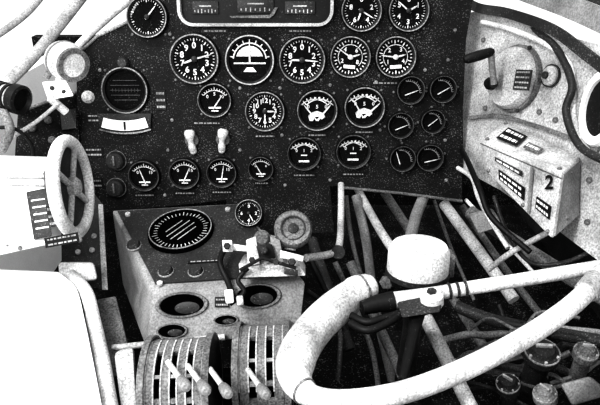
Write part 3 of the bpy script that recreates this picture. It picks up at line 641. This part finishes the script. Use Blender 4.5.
placard(0,0,22,20,'square dark-edged instruction plate beside the hand crank',4,M=wm(523,80,.0225),m=M_DARK)
rf=thing('round_fitting','small round fitting under the right canopy rail','fitting',wm(552,76,.001))
b=MB(); b.lathe([(.014,0),(.013,.006),(.009,.010),(.006,.011),(1e-6,.011)],None,32); b.build('dome',M_GREY,rf,False)
b=MB(); b.ring(.014,.0155,.001,.004,None,32); b.build('base_ring',M_DARK,rf,False)
b=MB(); b.lathe([(.005,.010),(.005,.014),(1e-6,.015)],None,12); b.build('centre_bolt',M_DARK,rf,False)
for x,y in ((484,40),(540,112),(486,108),(556,120),(590,180),(588,222)):
    b=MB(); b.lathe([(.004,0),(.0036,.003),(1e-6,.004)],wm(x,y,.0),12); b_=b.build('rivet_head',M_MID); tag(b_,'domed rivet head on the pale right side wall','rivet','rivets on the right side wall')
a=V(480,141,.86);c=V(505,120,.88);e=V(580,157,.76);f=V(562,173,.72);g2=V(552,240,.725);h=V(579,216,.76);i1=V(486,172,.855);j=V(510,160,.88)
xb=thing('labelled_box','pale box with dark label plates and a black figure 2 on the right wall','box',V(530,230,.76))
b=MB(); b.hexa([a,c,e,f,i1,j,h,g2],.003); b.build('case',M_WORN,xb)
def quadpt(q,u,v): return (q[0]*(1-u)+q[1]*u)*(1-v)+(q[3]*(1-u)+q[2]*u)*v
def decal(q,u0,u1,v0,v1,name,m,par,lines=0,off=.0012,th=.0016):
    n=(q[1]-q[0]).cross(q[3]-q[0]).normalized()
    if n.dot(CAM-q[0])<0: n=-n
    P=[quadpt(q,u,v)+n*off for u,v in ((u0,v0),(u1,v0),(u1,v1),(u0,v1))]
    b=MB(); b.prism(P,n*th); o=b.build(name,m,par)
    if lines:
        b=MB(); rr_=random.Random(int(u0*100+v0*10))
        for k in range(lines):
            v=(k+.5)/lines; x=.08
            while x<.9:
                l=min(.92-x,rr_.uniform(.08,.25)); hh=.2/lines
                b.prism([quadpt(P,s,w_)+n*(th+.0002) for s,w_ in ((x,v-hh),(x+l,v-hh),(x+l,v+hh),(x,v+hh))],n*.0004); x+=l+.05
        b.build('lettering',M_MARK,o)
top=[a,f,e,c]; side=[a,f,g2,i1]; end=[f,e,h,g2]
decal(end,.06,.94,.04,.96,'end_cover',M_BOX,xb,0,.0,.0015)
decal(top,.14,.40,.28,.78,'label_plate',M_BLACK,xb,2)
decal(top,.48,.66,.34,.60,'label_plate',M_MID,xb,1)
decal(side,.22,.58,.26,.36,'label_plate',M_DARK,xb,1)
decal(side,.26,.62,.54,.78,'label_plate',M_BLACK,xb,2)
decal(side,.78,.95,.54,.74,'label_plate',M_BLACK,xb,2)
decal(side,.68,.71,.10,.92,'hinge_strip',M_BOX,xb)
ns=(f-a).cross(g2-f).normalized(); ns=ns if ns.dot(CAM-f)>0 else -ns
Ut=(UP-ns*UP.dot(ns)).normalized(); MM=Matrix((Ut.cross(ns),Ut,ns)).transposed().to_4x4(); MM.translation=hit(549,183,quadpt(side,.85,.3)+ns*.003,ns)
b=MB(); b.text('2',.022,MM@Matrix.Diagonal((1.25,1.1,1,1))); b.build('figure_mark',M_BLACK,xb)
b=MB(); b.tube([quadpt(side,.0,.08),quadpt(side,1,.08)],.0009,6); b.build('seam',M_MID,xb)
for (qq,u,v) in ((top,.05,.15),(top,.05,.9),(top,.95,.12),(side,.06,.85),(side,.94,.94),(end,.5,.85),(end,.5,.12),(side,.60,.90)):
    b=MB(); b.ball(quadpt(qq,u,v),.003); b.build('screw',M_MID,xb)
# ---------------------------------------------------------------- camera, light
cam=bpy.data.cameras.new('camera'); cam.sensor_width=36; cam.lens=36; cam.clip_start=.01
co=bpy.data.objects.new('camera',cam); COL.objects.link(co); co.location=CAM; co.rotation_euler=(radians(65),0,0); S.camera=co
w=bpy.data.worlds.new('sky'); S.world=w; w.use_nodes=True; w.node_tree.nodes['Background'].inputs[0].default_value=(1,1,1,1); w.node_tree.nodes['Background'].inputs[1].default_value=.92
def sun(d,s,ang):
    l=bpy.data.lights.new('sun','SUN'); l.energy=s; l.angle=radians(ang); o=bpy.data.objects.new('sun',l); COL.objects.link(o)
    o.rotation_euler=(-Vector(d)).to_track_quat('Z','Y').to_euler()
sun((.50,.40,-.80),1.4,2)
l=bpy.data.lights.new('area','AREA'); l.energy=6; l.size=.3; o=bpy.data.objects.new('area_light',l); COL.objects.link(o); o.location=(-.40,.15,1.45); o.rotation_euler=(V(-20,320,.7)-Vector((-.40,.15,1.45))).to_track_quat('-Z','Y').to_euler()
S.view_settings.view_transform='Standard'
try: S.view_settings.look='High Contrast'
except Exception as ex: print(ex)
